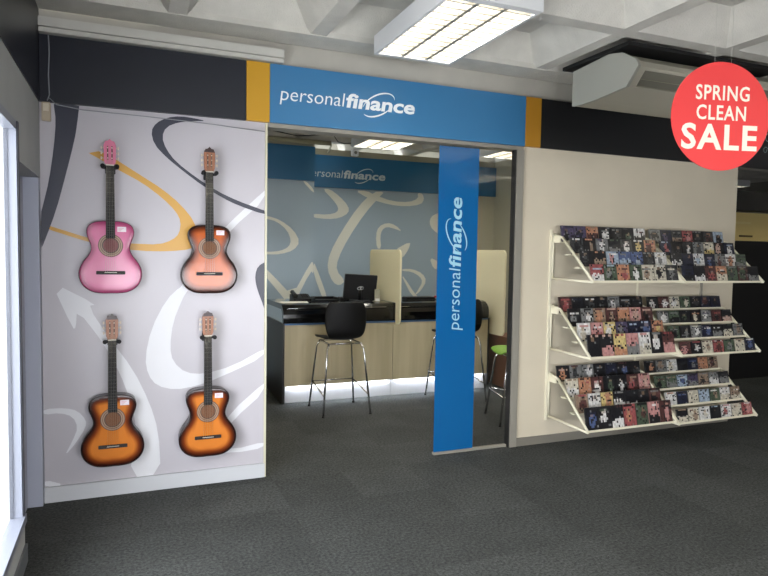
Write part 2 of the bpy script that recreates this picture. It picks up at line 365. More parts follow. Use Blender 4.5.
# guitar mural: printed board of the left partition
GD = mat('mural_charcoal', (52, 54, 68), .35); GG = mat('mural_gold', (206, 156, 66), .35); GW = mat('mural_pale', (218, 218, 222), .35)
A_ = [(0.083,2.474),(0.083,2.499),(0.224,2.499),(0.222,2.482),(0.21,2.377),(0.195,2.283),(0.145,2.07),(0.087,1.839),(0.018,1.639),(0.001,1.6),(0.003,1.82),(0.016,1.873),(0.05,2.021),(0.08,2.231),(0.093,2.397)]
B_ = [(0.274,2.209),(0.274,2.209),(0.348,2.23),(0.446,2.171),(0.586,2.084),(0.711,2.007),(0.827,1.91),(0.913,1.802),(0.948,1.679),(0.903,1.617),(0.75,1.598),(0.565,1.599),(0.392,1.621),(0.245,1.657),(0.107,1.703),(-.08,1.764),(-.08,1.787),(0.107,1.728),(0.265,1.676),(0.392,1.653),(0.535,1.646),(0.688,1.643),(0.773,1.675),(0.816,1.719),(0.826,1.799),(0.795,1.864),(0.711,1.949),(0.586,2.042),(0.455,2.109),(0.347,2.17)]
C_ = [(0.988,2.474),(0.923,2.484),(0.822,2.491),(0.741,2.473),(0.673,2.432),(0.642,2.377),(0.66,2.295),(0.733,2.217),(0.84,2.133),(0.968,2.041),(1.099,1.967),(1.193,1.924),(1.386,1.863),(1.393,1.891),(1.351,1.903),(1.193,1.954),(1.06,2.012),(0.923,2.095),(0.796,2.189),(0.734,2.269),(0.709,2.345),(0.734,2.411),(0.815,2.451),(0.923,2.468)]
D_ = [(1.4,2.05),(1.4,1.98),(1.147,1.751),(1.113,1.669),(0.881,1.368),(0.749,1.12),(0.66,1.1),(0.825,1.369),(1.027,1.66),(1.113,1.771)]
E_ = [(0.73,1.276),(0.636,1.085),(0.598,0.894),(0.616,0.78),(0.671,0.703),(0.785,0.668),(0.928,0.686),(1.074,0.732),(1.4,0.87),(1.4,0.93),(1.169,0.81),(0.974,0.765),(0.856,0.779),(0.773,0.859),(0.754,0.961),(0.774,1.128),(0.832,1.275),(0.877,1.369),(0.825,1.369)]
E2 = [(1.4,0.69),(1.4,0.62),(1.17,0.43),(1.027,0.246),(1.001,0.263),(1.149,0.481)]
E3 = [(1.4,0.256),(1.4,0.21),(1.17,0.192),(0.981,0.23),(0.817,0.323),(0.817,0.351),(0.981,0.265),(1.17,0.217)]
F_ = [(0.054,1.398),(0.31,1.253),(0.261,1.244),(0.381,1.035),(0.524,0.825),(0.624,0.598),(0.68,0.398),(0.694,0.101),(0.495,0.101),(0.546,0.41),(0.51,0.607),(0.445,0.803),(0.352,0.997),(0.197,1.226),(0.19,1.106),(0.173,1.1)]
G_ = [(0.002,0.601),(0.128,0.598),(0.196,0.573),(0.242,0.511),(0.24,0.462),(0.183,0.367),(0.113,0.284),(0.166,0.388),(0.195,0.466),(0.167,0.539),(0.094,0.569),(0.002,0.563)]
H_ = [(0.002,0.15),(0.12,0.101),(0.002,0.101)]
K_ = [(1.4,1.54),(1.339,1.506),(1.319,1.443),(1.326,1.373),(1.354,1.289),(1.4,1.18)]
mb = mural('mural_board', M_mural, None, .002, 1.385, .101, 2.499, .004, .019, [(GW, D_), (GW, E_), (GW, E2), (GW, E3), (GW, F_), (GW, G_), (GW, H_), (GG, B_), (GD, A_), (GD, C_), (GD, K_)])
tag(mb, 'tall pale grey mural board with charcoal, gold and white swooshes behind the guitars', 'mural')
struct(boxes('trim_2', mat('pale_edge_trim', (206, 202, 176), .4), [(1.386, 1.4, -.006, WY, 0.001, 2.498)]))

# door set: posts, track, glass leaf with vinyl band
struct(boxes('trim_3', M_alu, [(3.444, 3.508, -.02, .06, 0.001, 2.47), (1.401, 3.508, -.012, WY, 2.47, 2.4985)]))
struct(boxes('trim_4', M_dark, [(3.435, 3.443, -.008, .05, 0.001, 2.468)]))
dg = struct(boxes('door_1', M_glass, [(2.75, 3.428, .02, .03, .022, 2.455)]))
boxes('bottom_rail', M_alu, [(2.75, 3.428, .008, .042, .003, .022)], dg)
st = boxes('vinyl_band', M_sticker, [(2.75, 3.108, .0185, .0199, .024, 2.454)], dg)
bm = bmesh.new()
add_text(bm, 'personal', 2.958, 1.0, .50, .148, .0165, bold=-.004, shear=.12, rot=math.pi/2)
add_text(bm, 'finance', 2.958, 1.508, .552, .148, .0165, bold=.02, shear=.12, rot=math.pi/2)
swoosh(bm, 2.916, 1.76, .143, .073, math.pi/2+.5, -.25, 2.6, .011, .0158); swoosh(bm, 2.916, 1.76, .143, .073, math.pi/2+.5, 3.3, 5.3, .011, .0158)
solid_text(bm, .001); link('lettering', bm, M_pale, st)

# ------------------------------------------------------------------ ceiling fittings
def light_fixture(x0, x1, y0, y1, zb, label, group=None):
    r = empty('ceiling_light', ((x0+x1)/2, (y0+y1)/2, zb), label, 'ceiling light', group)
    w, l, h = (x1-x0)/2, (y1-y0)/2, CZ-.002-zb
    boxes('housing', M_white, [(-w, w, -l, l, h-.01, h), (-w, -w+.02, -l, l, 0, h-.01), (w-.02, w, -l, l, 0, h-.01), (-w+.02, w-.02, -l, -l+.05, 0, h-.01), (-w+.02, w-.02, l-.03, l, 0, h-.01)], r)
    for k in (-1, 0, 1):
        boxes('lamp_tube', M_tube, [(k*w*.62-w*.2, k*w*.62+w*.2, -l+.06, l-.04, h*.45, h*.6)], r)
    lv = [(k*w*.31-.011, k*w*.31+.011, -l+.05, l-.03, .004, h*.42) for k in (-1, 1)]
    n = 12
    for i in range(n):
        y = -l+.05+(2*l-.08)*(i+.5)/n; lv.append((-w+.02, w-.02, y-.005, y+.005, .004, h*.42))
    boxes('louvre', mat('polished_louvre', (165, 160, 148), .35, metal=.2), lv, r)
    return r
light_fixture(2.03, 2.6, -1.48, -.40, 2.935, 'bright louvred ceiling light above the blue header sign')
light_fixture(3.14, 3.76, 2.0, 3.25, 2.95, 'ceiling light inside the office, above the counter')
for k, (x, y) in enumerate([(4.55, -3.1), (2.3, -3.9), (6.4, -5.3), (.9, -6.3), (7.4, -2.6), (4.6, -6.6)]):
    light_fixture(x-.3, x+.3, y-.6, y+.6, 2.95, 'ceiling light over the shop floor behind the photographer', 'shop ceiling lights out of view')
light_fixture(8.3, 8.9, .3, 1.15, 2.95, 'unseen ceiling light added for the yellow box, hidden behind the fascia at far right')  # added lamp, out of view, to brighten the yellow box
light_fixture(10.4, 11.2, 3.9, 4.5, 2.95, 'distant ceiling light just under the fascia at the right edge')
light_fixture(5.0, 5.6, 2.0, 3.2, 2.95, 'ceiling light at the right side of the office')
light_fixture(2.1, 2.7, .45, 1.65, 2.95, 'unseen ceiling light added to brighten the office, just behind the header sign, left', 'added front office ceiling lights')  # added lamp, hidden by the header, to lift the office brightness
light_fixture(4.1, 4.7, .55, 1.75, 2.95, 'unseen ceiling light added to brighten the office, just behind the header sign, right', 'added front office ceiling lights')  # second added lamp behind the header, also brightening the office

tr = tag(boxes('cable_trunking', M_ivory, [(.01, 1.5, -.075, .0185, 2.935, 2.99), (.01, 1.5, -.06, .0185, 2.905, 2.933)], bevel=.003), 'long ivory cable trunking along the top of the black panel, upper left', 'trunking')
al = empty('alarm_sensor', (.042, -.005, 2.44), 'small beige sensor box in the left corner at the mural top', 'sensor')
boxes('housing', mat('beige_plastic', (176, 162, 140), .5), [(-.024, .026, -.03, 0, -.058, .055)], al, .004)
boxes('lens', mat('pale_lens', (206, 196, 176), .3), [(-.014, .016, -.036, -.031, 0, .045)], al)
bm = bmesh.new(); tube(bm, [(.06, -.026, 2.9), (.064, -.026, 2.8), (.058, -.026, 2.66), (.062, -.026, 2.54), (.05, -.028, 2.505)], .0035, 6)
tube(bm, [(.062, -.026, 2.52), (.1, -.026, 2.485), (.24, -.026, 2.468), (.6, -.026, 2.463), (1.0, -.026, 2.452), (1.38, -.026, 2.432)], .003, 6)
tag(link('sensor_cable', bm, mat('grey_cable', (140, 142, 146), .5)), 'thin grey cable running down the corner and along the mural top', 'cable')
# office ceiling pipes
bm = bmesh.new(); tube(bm, [(1.32, 3.3, 2.99), (2.9, 3.34, 2.99)], .03, 10); tube(bm, [(2.9, 3.34, 2.99), (2.98, 3.6, 3.0), (3.1, 4.1, 3.0)], .012, 8)
tag(link('ceiling_pipe', bm, mat('beige_pipe', (150, 146, 120), .5)), 'beige pipe under the office ceiling at the left', 'pipe')
bm = bmesh.new()
tube(bm, [(1.9, 2.6, 2.96), (2.3, 2.7, 2.93), (2.7, 2.62, 2.97), (2.82, 2.8, 2.92), (3.0, 3.1, 2.96), (3.12, 3.2, 2.99)], .006, 6)
tag(link('ceiling_cable', bm, M_dark), 'loose dark cable looping beneath the office ceiling', 'cable')
wc = empty('ceiling_sensor', (3.5, 4.12, 2.99), 'small white square sensor above the office sign board', 'sensor')
boxes('housing', M_white, [(-.05, .05, -.03, .03, -.01, .08)], wc, .006); 
bm = bmesh.new(); tube(bm, [(0, -.03, .035), (0, -.045, .035)], .022, 12); link('lens', bm, mat('grey_lens', (120, 120, 110), .3), wc)

# air conditioner
def aircon():
    r = empty('air_conditioner', (3.97, -.021, 2.87), 'large cream ceiling-mounted air conditioner above the black panel, beside the sale sign', 'air conditioner')
    r.location = (3.64, -.436, 2.752)
    prof = [(0, .0), (-.1, -.006), (-.25, -.006), (-.46, .008), (-.605, .022), (-.715, .145), (-.685, .195), (-.56, .272), (-.42, .3), (0, .27)]
    M_ac = mat('cream_casing', (176, 172, 156), .5); bm = bmesh.new(); prism_yz(bm, prof, .03, 1.6); link('casing', bm, M_ac, r)
    bm = bmesh.new()
    end = [(0, -.004), (-.1, -.013), (-.25, -.012), (-.46, .002), (-.62, .016), (-.735, .145), (-.705, .2), (-.567, .282), (-.425, .31), (0, .28)]
    prism_yz(bm, [(y, z) for y, z in end], 0, .028); link('end_cap', bm, mat('grey_end_cap', (160, 160, 150), .5), r)
    bm = bmesh.new(); prism_yz(bm, end, 1.602, 1.63); link('end_cap', bm, mat('grey_end_cap', (160, 160, 150), .5), r)
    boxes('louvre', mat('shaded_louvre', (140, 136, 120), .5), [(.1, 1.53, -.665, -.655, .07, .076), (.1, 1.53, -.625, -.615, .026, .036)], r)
    bm = bmesh.new(); tube(bm, [(.14, -.5, .03), (.14, -.5, .024)], .022, 14); link('drain_plug', bm, M_dark, r)
    bm = bmesh.new(); prism_yz(bm, [(-.622, .036), (-.627, .032), (-.706, .121), (-.701, .125)], .1, 1.53); link('intake_grille', bm, mat('grille_grey', (112, 110, 98), .5), r)
    boxes('shadow_slab', M_dark, [(-.03, 1.62, -.66, .1, .3105, .338)], r)  # black slab standing in for the shadow gap between unit and ceiling
    r.scale = (.905, .905, .905)
    return r
aircon()

# sale sign
def sale():
    a = -math.radians(14)
    r = empty('sale_sign', (3.545, -1.83, 2.395), 'round red hanging sign reading SPRING CLEAN SALE in white', 'sign', rz=a)
    R_ = .297
    bm = bmesh.new(); n = 64
    P = [(R_*math.cos(2*math.pi*i/n), R_*math.sin(2*math.pi*i/n)) for i in range(n)]
    prism_xz(bm, P, -.004, .004); link('disc', bm, mat('coral_red_card', (236, 66, 66), .5), r)
    bm = bmesh.new()
    add_text(bm, 'SPRING', -.158, .09, .325, .112, -.0052, bold=.016, space=1.1)
    add_text(bm, 'CLEAN', -.15, -.018, .3, .112, -.0052, bold=.016, space=1.1)
    add_text(bm, 'SALE', -.235, -.178, .46, .19, -.0052, bold=.026, space=1.12)
    solid_text(bm, .001); link('lettering', bm, mat('warm_white_print', (246, 240, 222), .5), r)
    bm = bmesh.new(); tube(bm, [(-.05, 0, R_-.01), (-.05, 0, .62)], .0008, 5); tube(bm, [(.05, 0, R_-.01), (.05, 0, .62)], .0008, 5)
    link('hanging_line', bm, mat('nylon_line', (190, 190, 180), .4), r)
sale()

# ------------------------------------------------------------------ guitars
HALF = [(0, 0), (.05, .0), (.1, .008), (.145, .035), (.173, .075), (.183, .12), (.178, .165), (.158, .21), (.13, .25), (.114, .285), (.112, .315), (.122, .35), (.135, .39), (.136, .425), (.122, .455), (.092, .474), (.05, .482), (0, .484)]
def half_width(z, cache={}):
    if not cache:
        P = HALF; q = []
        for i in range(len(P)-1):
            p0, p1, p2, p3 = P[max(i-1, 0)], P[i], P[i+1], P[min(i+2, len(P)-1)]
            for k in range(12):
                t = k/12
                q.append(tuple(.5*((2*p1[d])+(-p0[d]+p2[d])*t+(2*p0[d]-5*p1[d]+4*p2[d]-p3[d])*t*t+(-p0[d]+3*p1[d]-3*p2[d]+p3[d])*t**3) for d in (0, 1)))
        q.append(P[-1]); cache['q'] = q
    return cache['q']
OUT = [(a, b*.94) for a, b in half_width(0)]
def guitar(x, ztop, zbot, y, scheme, label, tagged):
    r = empty('acoustic_guitar', (x, y, zbot), label, 'guitar', 'acoustic guitars hung on the mural')
    k = (ztop-zbot)/.97; r.scale = (k, k, k)
    full = [(p[0], p[1]) for p in OUT] + [(-p[0], p[1]) for p in OUT[-2:0:-1]]
    D = .085
    # body: soundboard grid coloured by distance from the rim, ribs and back
    edge, mid, core, side = scheme
    bm = bmesh.new(); lay = bm.loops.layers.float_color.new('Col')
    def colour(px_, pz_):
        d = min(math.hypot(px_-a, pz_-b) for a, b in full[::3])
        e = lin(edge); m_ = lin(mid); c = lin(core)
        if d < .012: return e
        t = min(1, (d-.012)/.045)
        if t < .5: u = t*2; return tuple(e[i]*(1-u)+m_[i]*u for i in range(3))
        u = t*2-1; return tuple(m_[i]*(1-u)+c[i]*u for i in range(3))
    rings = [1, .955, .9, .84, .77, .68, .55, .38, .2]
    N = len(full); cz = .26
    def ringpt(p, s):   # shrink towards the body's long axis
        az = .12 if p[1] < .2 else (.40 if p[1] > .36 else .12+(p[1]-.2)/.16*.28)
        return (p[0]*s, p[1]*s + (1-s)*az)
    V = []
    for s in rings:
        V.append([bm.verts.new((q[0], -D-.0035*math.sqrt(1-s*s), q[1])) for q in (ringpt(p, s) for p in full)])
    for a, b in zip(V, V[1:]):
        for i in range(N):
            j = (i+1) % N; f = bm.faces.new((a[i], a[j], b[j], b[i])); f.smooth = True
    f = bm.faces.new(V[-1])
    ribs = [bm.verts.new((p[0], 0, p[1])) for p in full]
    nf = len(bm.faces)
    for i in range(N):
        j = (i+1) % N; bm.faces.new((ribs[i], ribs[j], V[0][j], V[0][i]))
    bm.faces.new(ribs[::-1]); bm.faces.ensure_lookup_table()
    sc = lin(side)
    for fi, f in enumerate(bm.faces):
        for l in f.loops: l[lay] = (*(colour(l.vert.co.x, l.vert.co.z) if fi < nf else sc), 1)
    body = link('body', bm, M_guitar, r)
    bm = bmesh.new()
    for a, b in zip(full, full[1:]+full[:1]):
        for o_, yy in ((.0, -D),):
            pass
    tube(bm, [(p[0], -D+.001, p[1]) for p in full[::2]]+[(full[0][0], -D+.001, full[0][1])], .0026, 5, cap=False)
    link('binding', bm, mat('binding_'+label.split()[0], tuple(int(c*.5) for c in edge), .3), body)
    dk = M_blackp
    def disc(bm, cx, cz_, r0, r1, y_, mi):
        n = 40
        for i in range(n):
            a, b = 2*math.pi*i/n, 2*math.pi*(i+1)/n
            f = bm.faces.new([bm.verts.new((cx+q*math.cos(t), y_, cz_+q*math.sin(t))) for q, t in ((r0, a), (r1, a), (r1, b), (r0, b))]); f.material_index = mi
    hz = .302
    bm = bmesh.new()
    rm = [mat('rosette_dark', (70, 48, 36), .4), mat('rosette_tan', (150, 120, 96), .4)]
    for i, (a, b) in enumerate([(.044, .05), (.05, .057), (.057, .06), (.06, .069), (.069, .073)]): disc(bm, 0, hz, a, b, -D-.006, 1 if i in (1, 3) else 0)
    link('rosette', bm, rm, body, fix=False)
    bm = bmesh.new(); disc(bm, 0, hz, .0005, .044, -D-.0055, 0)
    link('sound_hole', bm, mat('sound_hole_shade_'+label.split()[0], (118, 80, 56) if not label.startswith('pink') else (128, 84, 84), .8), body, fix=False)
    # bridge
    boxes('bridge', mat('rosewood', (24, 14, 12), .6), [(-.085, .085, -D-.013, -D-.003, .118, .14)], r, .002)
    boxes('saddle', mat('bone', (220, 214, 200), .4), [(-.036, .036, -D-.017, -D-.0135, .129, .132)], r)
    # neck and fingerboard
    neck = boxes('neck', mat('neck_wood_'+label.split()[0], side, .3), [(-.024, .024, -D-.004, -D+.02, .425, .80)], r, .004)
    bm = bmesh.new(); fb0, fb1 = .348, .803
    prism_xz(bm, [(-.0275, fb0), (.0275, fb0), (.0235, fb1), (-.0235, fb1)], -D-.011, -D-.0045)
    for n_ in range(1, 19):
        z = fb1-(fb1-.13)*(1-2**(-n_/12))
        if z > fb0: box(bm, -.0245, .0245, -D-.0125, -D-.010, z-.0008, z+.0008, 1)
    link('fingerboard', bm, [mat('ebony_board', (20, 19, 21), .7), mat('nickel', (90, 90, 88), .5)], neck)
    boxes('nut', mat('bone', (220, 214, 200), .4), [(-.0235, .0235, -D-.014, -D-.004, .804, .81)], neck)
    # headstock with a crested top
    bm = bmesh.new()
    hs = [(-.026, .811), (-.034, .83), (-.036, .93), (-.03, .945), (-.026, .955), (-.012, .958), (0, .97), (.012, .958), (.026, .955), (.03, .945), (.036, .93), (.034, .83), (.026, .811)]
    prism_xz(bm, hs, -D-.003, -D+.013)
    hc = (204, 110, 140) if label.startswith('pink') else (150, 96, 66)
    head = link('headstock', bm, mat('headstock_'+label.split()[0], hc, .35), r)
    if not label.startswith('pink'):
        bm = bmesh.new(); prism_xz(bm, [(-.036, .935), (-.03, .946), (-.026, .956), (-.012, .959), (0, .971), (.012, .959), (.026, .956), (.03, .946), (.036, .935)], -D-.0045, -D-.0031); link('head_tip', bm, mat('dark_head_tip', (46, 24, 24), .35), head)
    bm = bmesh.new(); box(bm, -.016, -.009, -D-.005, -D-.0032, .84, .925); box(bm, .009, .016, -D-.005, -D-.0032, .84, .925); link('string_slot', bm, mat('slot_shade', (70, 44, 40), .6), head)
    for i in range(3):
        for s in (-1, 1):
            bm = bmesh.new(); z = .85+i*.032
            tube(bm, [(s*.0365, -D+.004, z), (s*.045, -D+.004, z)], .0025, 6)
            box(bm, min(s*.045, s*.053), max(s*.045, s*.053), -D-.004, -D+.012, z-.008, z+.008)
            tube(bm, [(s*.0125, -D-.0055, z), (s*.0125, -D-.012, z)], .004, 6)
            link('tuning_peg', bm, mat('pearl_peg', (214, 200, 180), .3), head)
    for i in range(6):
        s = (i-2.5)/2.5; bm = bmesh.new()
        tube(bm, [(s*.030, -D-.0175, .1305), (s*.0185, -D-.0148, .807), (math.copysign(.0125, s), -D-.008, .85+(2-abs(i-2.5)+.5)*.03)], .0005+.0002*(5-i)/5, 4)
        link('string', bm, mat('string_metal', (170, 160, 140), .3, metal=.8), r)
    if tagged:
        tx, tz = tagged; tgp = boxes('price_tag', mat('white_card', (226, 216, 222), .5), [(tx-.026, tx+.026, -D-.009, -D-.0065, tz-.016, tz+.016)], r)
        bm = bmesh.new()
        for i in range(3): box(bm, tx-.02, tx+.012-.008*i, -D-.0096, -D-.0091, tz+.006-.008*i, tz+.0085-.008*i)
        link('tag_print', bm, mat('faint_red_print', (196, 130, 140), .6), tgp)
    # wall hanger, its own thing
    h = empty('guitar_hanger', (x, .003, zbot+k*.795), 'black padded wall hook gripping the neck of the '+label.split(' acoustic')[0]+' guitar, '+('upper row' if zbot > 1 else 'lower row'), 'guitar hanger', 'guitar hangers on the mural')
    boxes('wall_plate', M_blackp, [(-.03, .03, -.012, -.001, -.035, .035)], h, .003)
    bm = bmesh.new(); tube(bm, [(0, -.012, 0), (0, -.06, 0)], .008, 8); link('arm', bm, M_blackp, h)
    for s in (-1, 1):
        bm = bmesh.new(); tube(bm, [(0, -.056, -.002), (s*.034, -.062, -.002), (s*.041, -.085, 0), (s*.041, -.125, .003), (s*.041, -.13, .006)], [.007, .009, .012, .014, .008], 10); link('padded_prong', bm, mat('black_foam', (18, 18, 22), .7), h)
    return r
BURST = ((40, 16, 12), (124, 54, 20), (206, 122, 50), (44, 22, 18))
BURST2 = ((40, 16, 10), (130, 56, 14), (180, 84, 22), (50, 26, 20))
PINK = ((156, 62, 102), (204, 104, 146), (210, 116, 154), (110, 40, 66))
GY = -.004
guitar(.398, 2.292, 1.332, GY, PINK, 'pink acoustic guitar hanging at upper left of the mural', (.066, .405))
guitar(1.0, 2.289, 1.326, GY, BURST2, 'orange sunburst acoustic guitar hanging at upper right, beside the gold swoosh', (.07, .405))
guitar(.402, 1.199, .221, GY, BURST, 'dark sunburst acoustic guitar hanging below the pink one', (.07, .405))
guitar(.99, 1.206, .222, GY, BURST, 'amber sunburst acoustic guitar at lower right, over the white swoosh', (.07, .405))

# ------------------------------------------------------------------ disc racks
def rack(x0, x1, z, label, sp):
    r = empty('display_rack', (x0, 0, z), label, 'display rack', 'tiered wall racks of discs')
    w = x1-x0; lips = [(-.50, 0.), (-.375, sp), (-.25, 2*sp), (-.125, 3*sp)]
    for sx in (.004, w-.004):
        bm = bmesh.new()
        def bar(a, b, t=.012):
            tube(bm, [(sx, a[0], a[1]), (sx, b[0], b[1])], t, 4)
        bar((-.006, -.005), (-.006, .39)); bar((-.01, .38), (-.13, .35)); bar((-.13, .35), (-.516, 0)); bar((-.516, 0), (-.01, .008))
        link('side_frame', bm, M_rack, r)
        f = boxes('gusset', M_rack, [(sx-.003, sx+.003, -.1, -.012, .31, .37)], r)
    for ly, lz in lips:
        boxes('shelf', M_rack, [(0.014, w-.014, ly, ly+.105, lz-.004, lz), (0.014, w-.014, ly-.004, ly, lz-.006, lz+.012), (-.001, .013, ly+.02, ly+.07, lz-.004, lz+.006)], r)
    return r
CODE = {'k': ('black', (32, 32, 38)), 'n': ('navy', (28, 34, 66)), 'b': ('blue', (46, 84, 150)), 'c': ('pale blue', (142, 170, 196)), 'w': ('white', (214, 212, 206)), 'e': ('cream', (206, 194, 160)),
        'g': ('grey', (120, 122, 120)), 'd': ('dark grey', (62, 64, 66)), 'r': ('red', (176, 44, 44)), 'p': ('pink', (208, 120, 112)), 'o': ('orange', (206, 120, 40)), 'y': ('yellow', (224, 190, 36)),
        'm': ('maroon', (96, 44, 40)), 't': ('tan', (158, 124, 88)), 'v': ('green', (72, 96, 66)), 'u': ('purple', (76, 60, 106)), 's': ('flesh-toned', (204, 152, 124))}
ORD = ['first', 'second', 'third', 'fourth', 'fifth', 'sixth', 'seventh']
ROW = {3: 'back row', 2: 'third row', 1: 'second row', 0: 'front row'}
def disc(x, y, z, w, h, code, label, group, th=.012):
    rnd = random.Random(hash(label) % 1000 if False else sum(ord(c)*(i+1) for i, c in enumerate(label)))
    bm = bmesh.new(); lay = bm.loops.layers.float_color.new('Col'); nx, nz = 8, 10
    cb, cf, ct = [lin(CODE[c][1]) for c in code]
    cb, cf, ct = [tuple(.55*v*.95+.45*(sum(q)/3)*.95 for v in q) for q in (cb, cf, ct)]
    box(bm, -w/2, w/2, 0, th, 0, h)
    bm.faces.ensure_lookup_table()
    for f in bm.faces:
        spine = f.normal.x
        for l in f.loops: l[lay] = (*[v*.6+.01 for v in cb], 1)
    fx, fz, rx, rz = rnd.uniform(-.15, .15), rnd.uniform(-.15, .05), rnd.uniform(.18, .34), rnd.uniform(.22, .4)
    style = rnd.random(); tr_ = rnd.choice([0, 1, nz-2, nz-1]); m = .004
    for i in range(nx):
        for j in range(nz):
            u, v = (i+.5)/nx-.5, (j+.5)/nz-.5; c = cb
            jit = rnd.uniform(.72, 1.15)
            if style < .65:
                if ((u-fx)/rx)**2+((v-fz)/rz)**2 < rnd.uniform(.6, 1.3): c = cf
                if abs(u-fx) < rx*.5 and abs(v-fz-rz) < .1: c = tuple((a+b)/2 for a, b in zip(cf, lin((150, 124, 100))))
            elif v < fz+rnd.uniform(-.1, .1): c = cf
            if rnd.random() < .12: c = lin((30, 30, 32))
            elif rnd.random() < .03: c = tuple((a+.3)/2 for a in c)
            if j == nz-1-tr_ % 3 and .1 < (i+.5)/nx < .9 and rnd.random() < .75: c = ct
            x0_, x1_ = -w/2+m+(w-2*m)*i/nx, -w/2+m+(w-2*m)*(i+1)/nx; z0_, z1_ = m+(h-2*m)*j/nz, m+(h-2*m)*(j+1)/nz
            f = bm.faces.new([bm.verts.new(p) for p in ((x0_, -.0006, z0_), (x1_, -.0006, z0_), (x1_, -.0006, z1_), (x0_, -.0006, z1_))])
            for l in f.loops: l[lay] = (*[min(1, q*jit) for q in c], 1)
    o = link('disc_case', bm, M_cover, fix=False)
    o.location = (x, y, z); o.rotation_euler = (-math.radians(12), 0, rnd.uniform(-.02, .02))
    tag(o, label, 'disc case', group)
RACKS = [
 ('upper left', 3.83, 4.768, 1.41, .105, (.128, .142), [(.142,)*4], ['ukn unu omt kwg kdg kvd wkm', 'dkw kto gwu kgv dwk kyw omr', 'kdk kto cpw bcg bck kdg wge', 'rwc vgc orm vwk etg ekw dge']),
 ('upper right', 4.792, 5.73, 1.405, .105, (.128, .142), None, ['gkd nuk dtg rpk kdg dmk ckg', 'nrc kdk kwd gdk eyk ksm nwc', 'kwk nnk wcc nbk gmd wom vgd', 'nkk kwk mro oew vdg mvg kgk']),
 ('middle left', 3.83, 4.768, .81, .105, (.130, .16), None, ['mrr kkn kdw kdk gwd kdg kkd', 'kgw gwk tom mts ots psm mks', 'wep prw ywe ugk nbc nbc oym', 'kks kps yor pgr wep kwg mpr']),
 ('middle right', 4.792, 5.73, .785, .118, (.124, .118), None, ['kwd mwk ewg vek kdk nmd nkd', 'gwk vkg kvd keo gwu mkr ksd', 'vkg kgd gwe nbw kgw kev gtk', 'mpk kwr etm rmw vgk eet nbw']),
 ('lower left', 3.83, 4.768, .225, .105, (.130, .16), None, ['kos gdm gwk kkg nkg kbm kdk', 'ewt oor mwp kvk kwk mrt psm', 'tmr wwn yoo kwg kwk kkd mkg', 'kbn kwv kwm rok vmk pkw mpk']),
 ('lower right', 4.792, 5.73, .205, .118, (.124, .118), None, ['kog gtk wee kkn ngb oom tmk', 'vkm vgt cbw ugk tkg gwt kgd', 'wwo nnb eee cck vtw wee tew', 'ket etm wek kkc wrp eee rpw'])]
for nm, x0, x1, z, sp, (cw, ch), _, rows in RACKS:
    hgt, side = nm.split()
    rack(x0, x1, z, 'cream %s disc rack on the %s half of the cream wall, four stepped tiers' % (hgt, side), sp)
    for ri, row in enumerate(rows):
        tier = 3-ri; codes = row.split(); n = len(codes); pitch = (x1-x0-.03)/n
        for i, c in enumerate(codes):
            h = ch; w = cw
            if side == 'left' and hgt != 'upper' and tier == 0: h = .185
            if side == 'left' and hgt != 'upper' and tier == 3: h = .142
            w = min(w, pitch-.003)
            lab = '%s disc case with %s and %s cover, %s from left in %s of %s %s rack' % (CODE[c[0]][0], CODE[c[1]][0], CODE[c[2]][0], ORD[i], ROW[tier], hgt, side)
            lab = '%s disc case, %s picture, %s from left, %s of %s rack' % (CODE[c[0]][0], CODE[c[1]][0], ORD[i], ROW[tier], nm)
            ly = -.5+.125*tier
            disc(x0+.015+pitch*(i+.5), ly+.014, z+sp*tier+.001+.0026, w, h-.004, c, lab, 'disc cases on the wall racks')
tag(boxes('rack_upright', M_rack, [(3.80, 3.82, -.012, -.001, .2, 1.83)]), 'slim cream upright rail at the left end of the racks', 'upright rail', 'wall rails for the racks')
tag(boxes('rack_upright', M_rack, [(4.77, 4.79, -.0048, -.001, .2, 1.83)]), 'slim cream upright rail between the left and right racks', 'upright rail', 'wall rails for the racks')
tag(boxes('rack_upright', M_alu, [(5.55, 5.566, -.02, -.001, .25, 1.4)]), 'slim grey upright rail below the upper right rack', 'upright rail', 'wall rails for the racks')

# ------------------------------------------------------------------ counter
def counter(x0, x1, label, left_end):
    r = empty('reception_counter', (x0, 2.04, 0), label, 'counter', 'office counters')
    w = x1-x0; d = .82
    boxes('front_panel', M_wood, [(.02 if left_end else .002, w-.002, 0, .02, .187, .835)], r)
    boxes('edge_strip', mat('blue_edge_strip', (70, 104, 146), .3, metal=.3), [(.02 if left_end else .002, w-.002, -.006, .02, .837, .852)], r)
    bm = bmesh.new()
    prof = [(.0, .854), (-.012, .87), (-.016, .91), (-.014, .95), (0, .99), (.03, 1.02), (.07, 1.045), (.12, 1.055), (d, 1.055), (d, 1.0), (.09, 1.0), (.04, .95), (.03, .854)]
    prism_yz(bm, prof, 0, w-.002 if left_end else w); link('worktop', bm, M_gloss, r)
    boxes('plinth', mat('white_plinth', (206, 208, 212), .5), [(.035 if left_end else 0, w, .05, .07, 0.001, .19)], r)
    boxes('light_strip', M_led, [(.06, w-.03, .024, .045, .192, .2)], r)
    boxes('edge_highlight', M_chrome, [(.05, w-.08, .004, .012, 1.008, 1.014)], r)
    ends = []
    if left_end:
        boxes('end_panel', mat('dark_end_panel', (34, 31, 28), .35), [(0, .018, .0, d, 0.001, .852)], r)
    else:
        boxes('end_panel', mat('dark_end_panel', (34, 31, 28), .35), [(w+.001, w+.02, .0, d, .05, .852)], r)
    return r
counter(1.995, 3.245, 'left oak-fronted counter with black gloss top, lit from beneath', True)
counter(3.249, 4.48, 'right oak-fronted counter with black gloss top, partly behind the blue vinyl band', False)
